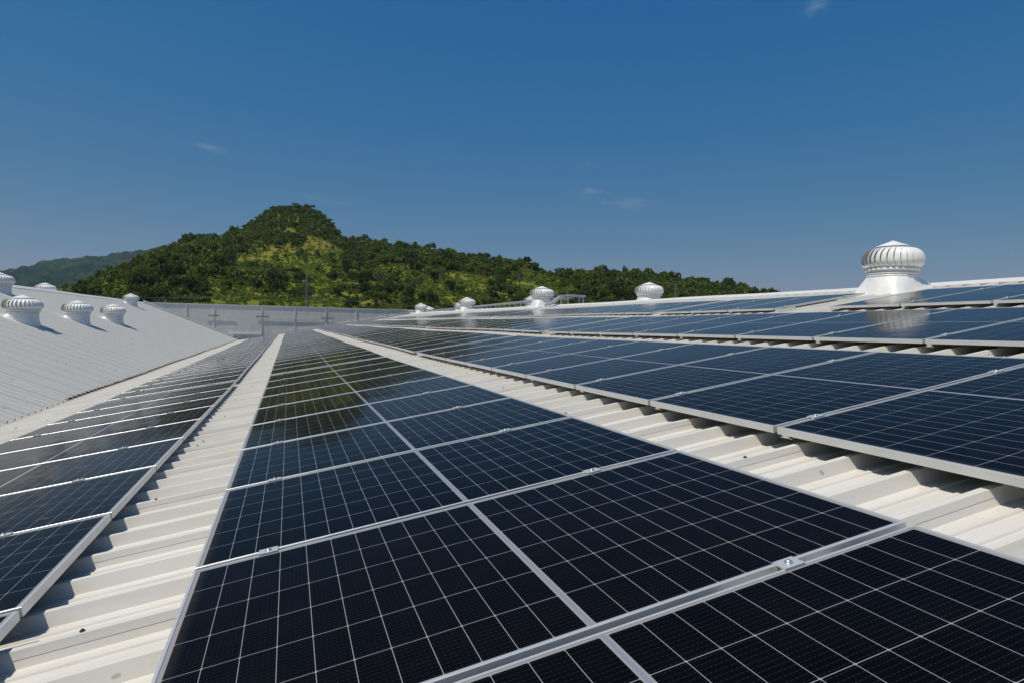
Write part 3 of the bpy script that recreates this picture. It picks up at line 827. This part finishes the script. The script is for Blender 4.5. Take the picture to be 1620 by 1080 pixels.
# the uncountable rest
def bush_proto(i, n, leaf):
    rs = np.random.default_rng(300 + i)
    blobs = [(0, 0, .38, .5, .5, .42)] + [(rs.uniform(-.5, .5), rs.uniform(-.5, .5), rs.uniform(.25, .75), .3, .3, .24) for _ in range(5)]
    return crown(rs, blobs, n, leaf)
PB = [bush_proto(i, 42, .115) for i in range(6)]
PG = [bush_proto(20 + i, 6, .20) for i in range(5)]
VV, FF, TT, off = [], [], [], 0
def emit(proto, x, y, z, sx, sz, tint):
    global off
    v, f = proto; a_ = rng.uniform(0, 6.28); c_, s_ = math.cos(a_), math.sin(a_)
    q = np.empty_like(v); q[:, 0] = (v[:, 0] * c_ - v[:, 1] * s_) * sx + x; q[:, 1] = (v[:, 0] * s_ + v[:, 1] * c_) * sx + y; q[:, 2] = v[:, 2] * sz + z
    VV.append(q); FF.append(f + off); TT.append(np.full(len(v), tint)); off += len(v)
zz = terr(xs_[keep], ys_[keep])
for k in range(len(keep)):
    if k in single: continue
    i = keep[k]
    if ss[i] < .1: continue
    lowb = np.clip(1 - ss[i] * 1.6, 0, 1)
    t_ = .06 + .45 * rng.random() ** 2 + .28 * lowb + .18 * (vnoise(xs_[i:i+1] / 20, ys_[i:i+1] / 20, 12)[0] - .5)
    if op[i] > .5: t_ += .28 * rng.random()
    if pxs[i] < 380: t_ += .12 * lowb
    emit(PB[k % 6], xs_[i], ys_[i], zz[k] - .2, rad_[i] * 1.3, hts[k] * 1.2, t_)
# low undergrowth everywhere
NG = 52000
p2 = rng.uniform(-24, 48, NG); s2 = rng.uniform(.05, 1.02, NG) ** .8
D2 = np.interp(p2, SP[:, 0], SP[:, 2]); r2 = 105 + (D2 - 105) * s2
x2 = CW.x + r2 * np.sin(np.radians(p2)); y2 = CW.y + r2 * np.cos(np.radians(p2)); z2 = terr(x2, y2); c2 = vnoise(x2 / 13, y2 / 13, 31)
c3 = vnoise(x2 / 4, y2 / 4, 77)
mo = meadow(810 + 996.9 * np.tan(np.radians(p2 - 19.52)), s2, x2, y2)
for i in range(NG):
    px = 810 + 996.9 * math.tan(math.radians(p2[i] - 19.52))
    if mo[i] < .3 and s2[i] > .4 and i % 3: continue
    if mo[i] > .5 and c3[i] < .26: continue
    t_ = .34 + .75 * c2[i] ** 1.3 * (.4 + .6 * rng.random()) - .34 * (rng.random() < .16)
    emit(PG[i % 5], x2[i], y2[i], z2[i] - .1, rng.uniform(.45, 1.25), rng.uniform(.4, 1.1), t_)
me = bulk_mesh('undergrowth', np.concatenate(VV), np.concatenate(FF), [M_BUSH], np.concatenate(TT))
tag(link('undergrowth', me), 'mixed green scrub and undergrowth covering the hill', 'undergrowth', kind='stuff')

# ------------------------------------------------------------------ pylons and wires on the hill
def pylon(px, r, py, label, wd=.48):
    b_ = bear(px); x = CW.x + r * math.sin(R(b_)); y = CW.y + r * math.cos(R(b_)); z = float(terr(np.array([x]), np.array([y]))[0]) - .5; hgt = CW.z + math.cos(R(b_ - 19.52)) * (514.8 + (px - 457) * .0197 - py) / 996.9 * r - z
    e = tag(empty('lattice_pylon', (x, y, z), None), label, 'pylon', 'lattice pylons in front of the hill'); e.rotation_euler = (0, 0, .3)
    mb = MB(); n = 16
    for sx, sy in ((-1, -1), (1, -1), (1, 1), (-1, 1)):
        mb.bar((sx * wd, sy * wd, 0), (sx * .1, sy * .1, hgt), .045)
    for i in range(n):
        z0_, z1_ = hgt * i / n, hgt * (i + 1) / n; w0 = wd + (.1 - wd) * i / n; w1 = wd + (.1 - wd) * (i + 1) / n
        for (ax, ay), (bx, by) in (((-1, -1), (1, -1)), ((1, -1), (1, 1)), ((1, 1), (-1, 1)), ((-1, 1), (-1, -1))):
            mb.bar((ax * w0, ay * w0, z0_), (bx * w1, by * w1, z1_), .025); mb.bar((ax * w1, ay * w1, z1_), (bx * w1, by * w1, z1_), .025)
    mb.build('lattice_mast', M_PYL, e)
    for zf in (.60, .78):
        mb = MB(); mb.bar((-1.3, 0, hgt * zf), (1.3, 0, hgt * zf), .09); mb.build('cross_arm', M_PYL, e)
    return Vector((x, y, z)), hgt
M_PYL = mat_plain('dull_galvanised_lattice', (.24, .25, .27), .7, .1)
pA = pylon(485, 122, 432, 'grey lattice pylon rising above the parapet wall in front of the meadow')
pB = pylon(1067, 135, 451, 'short grey lattice pylon behind the ridge right of the lone ridge ventilator')
k = 0
for zf, sd_ in ((.52, -1.2), (.52, 1.2), (.74, -1.2), (.74, 1.2)):
    a_ = pA[0] + Vector((0, sd_, pA[1] * zf)); 
    for tgt in (Vector((-190, 150 + sd_, 5 + 8 * zf - 6)), pB[0] + Vector((0, sd_, pB[1] * zf))):
        P_ = []
        for i in range(25):
            t = i / 24; q = a_.lerp(tgt, t); q.z -= 4 * 2.0 * t * (1 - t); P_.append(q)
        mb = MB(); mb.tube(P_, .014, 4)
        tag(mb.build('power_line', M_PYL), '%s power line wire %s the tall lattice pylon' % ('upper' if zf > .6 else 'lower', 'leading left from' if tgt.x < 0 else 'leading right from'), 'power line', 'power lines %s the pylon' % ('left of' if tgt.x < 0 else 'right of'))

# ------------------------------------------------------------------ haze
hz = NM('light_haze'); hz.t.nodes.remove(hz.b)
pv = hz.t.nodes.new('ShaderNodeVolumePrincipled'); pv.inputs['Density'].default_value = .00008; pv.inputs['Color'].default_value = (.45, .68, .98, 1); pv.inputs['Anisotropy'].default_value = .2
hz.t.links.new(pv.outputs[0], hz.o.inputs['Volume'])
mb = MB(); mb.box(-3500, 3500, -1000, 3600, GZ - 2.2, 330)
tag(mb.build('haze', hz.m), 'thin blue air between the roof and the far ridge', 'haze', kind='stuff')
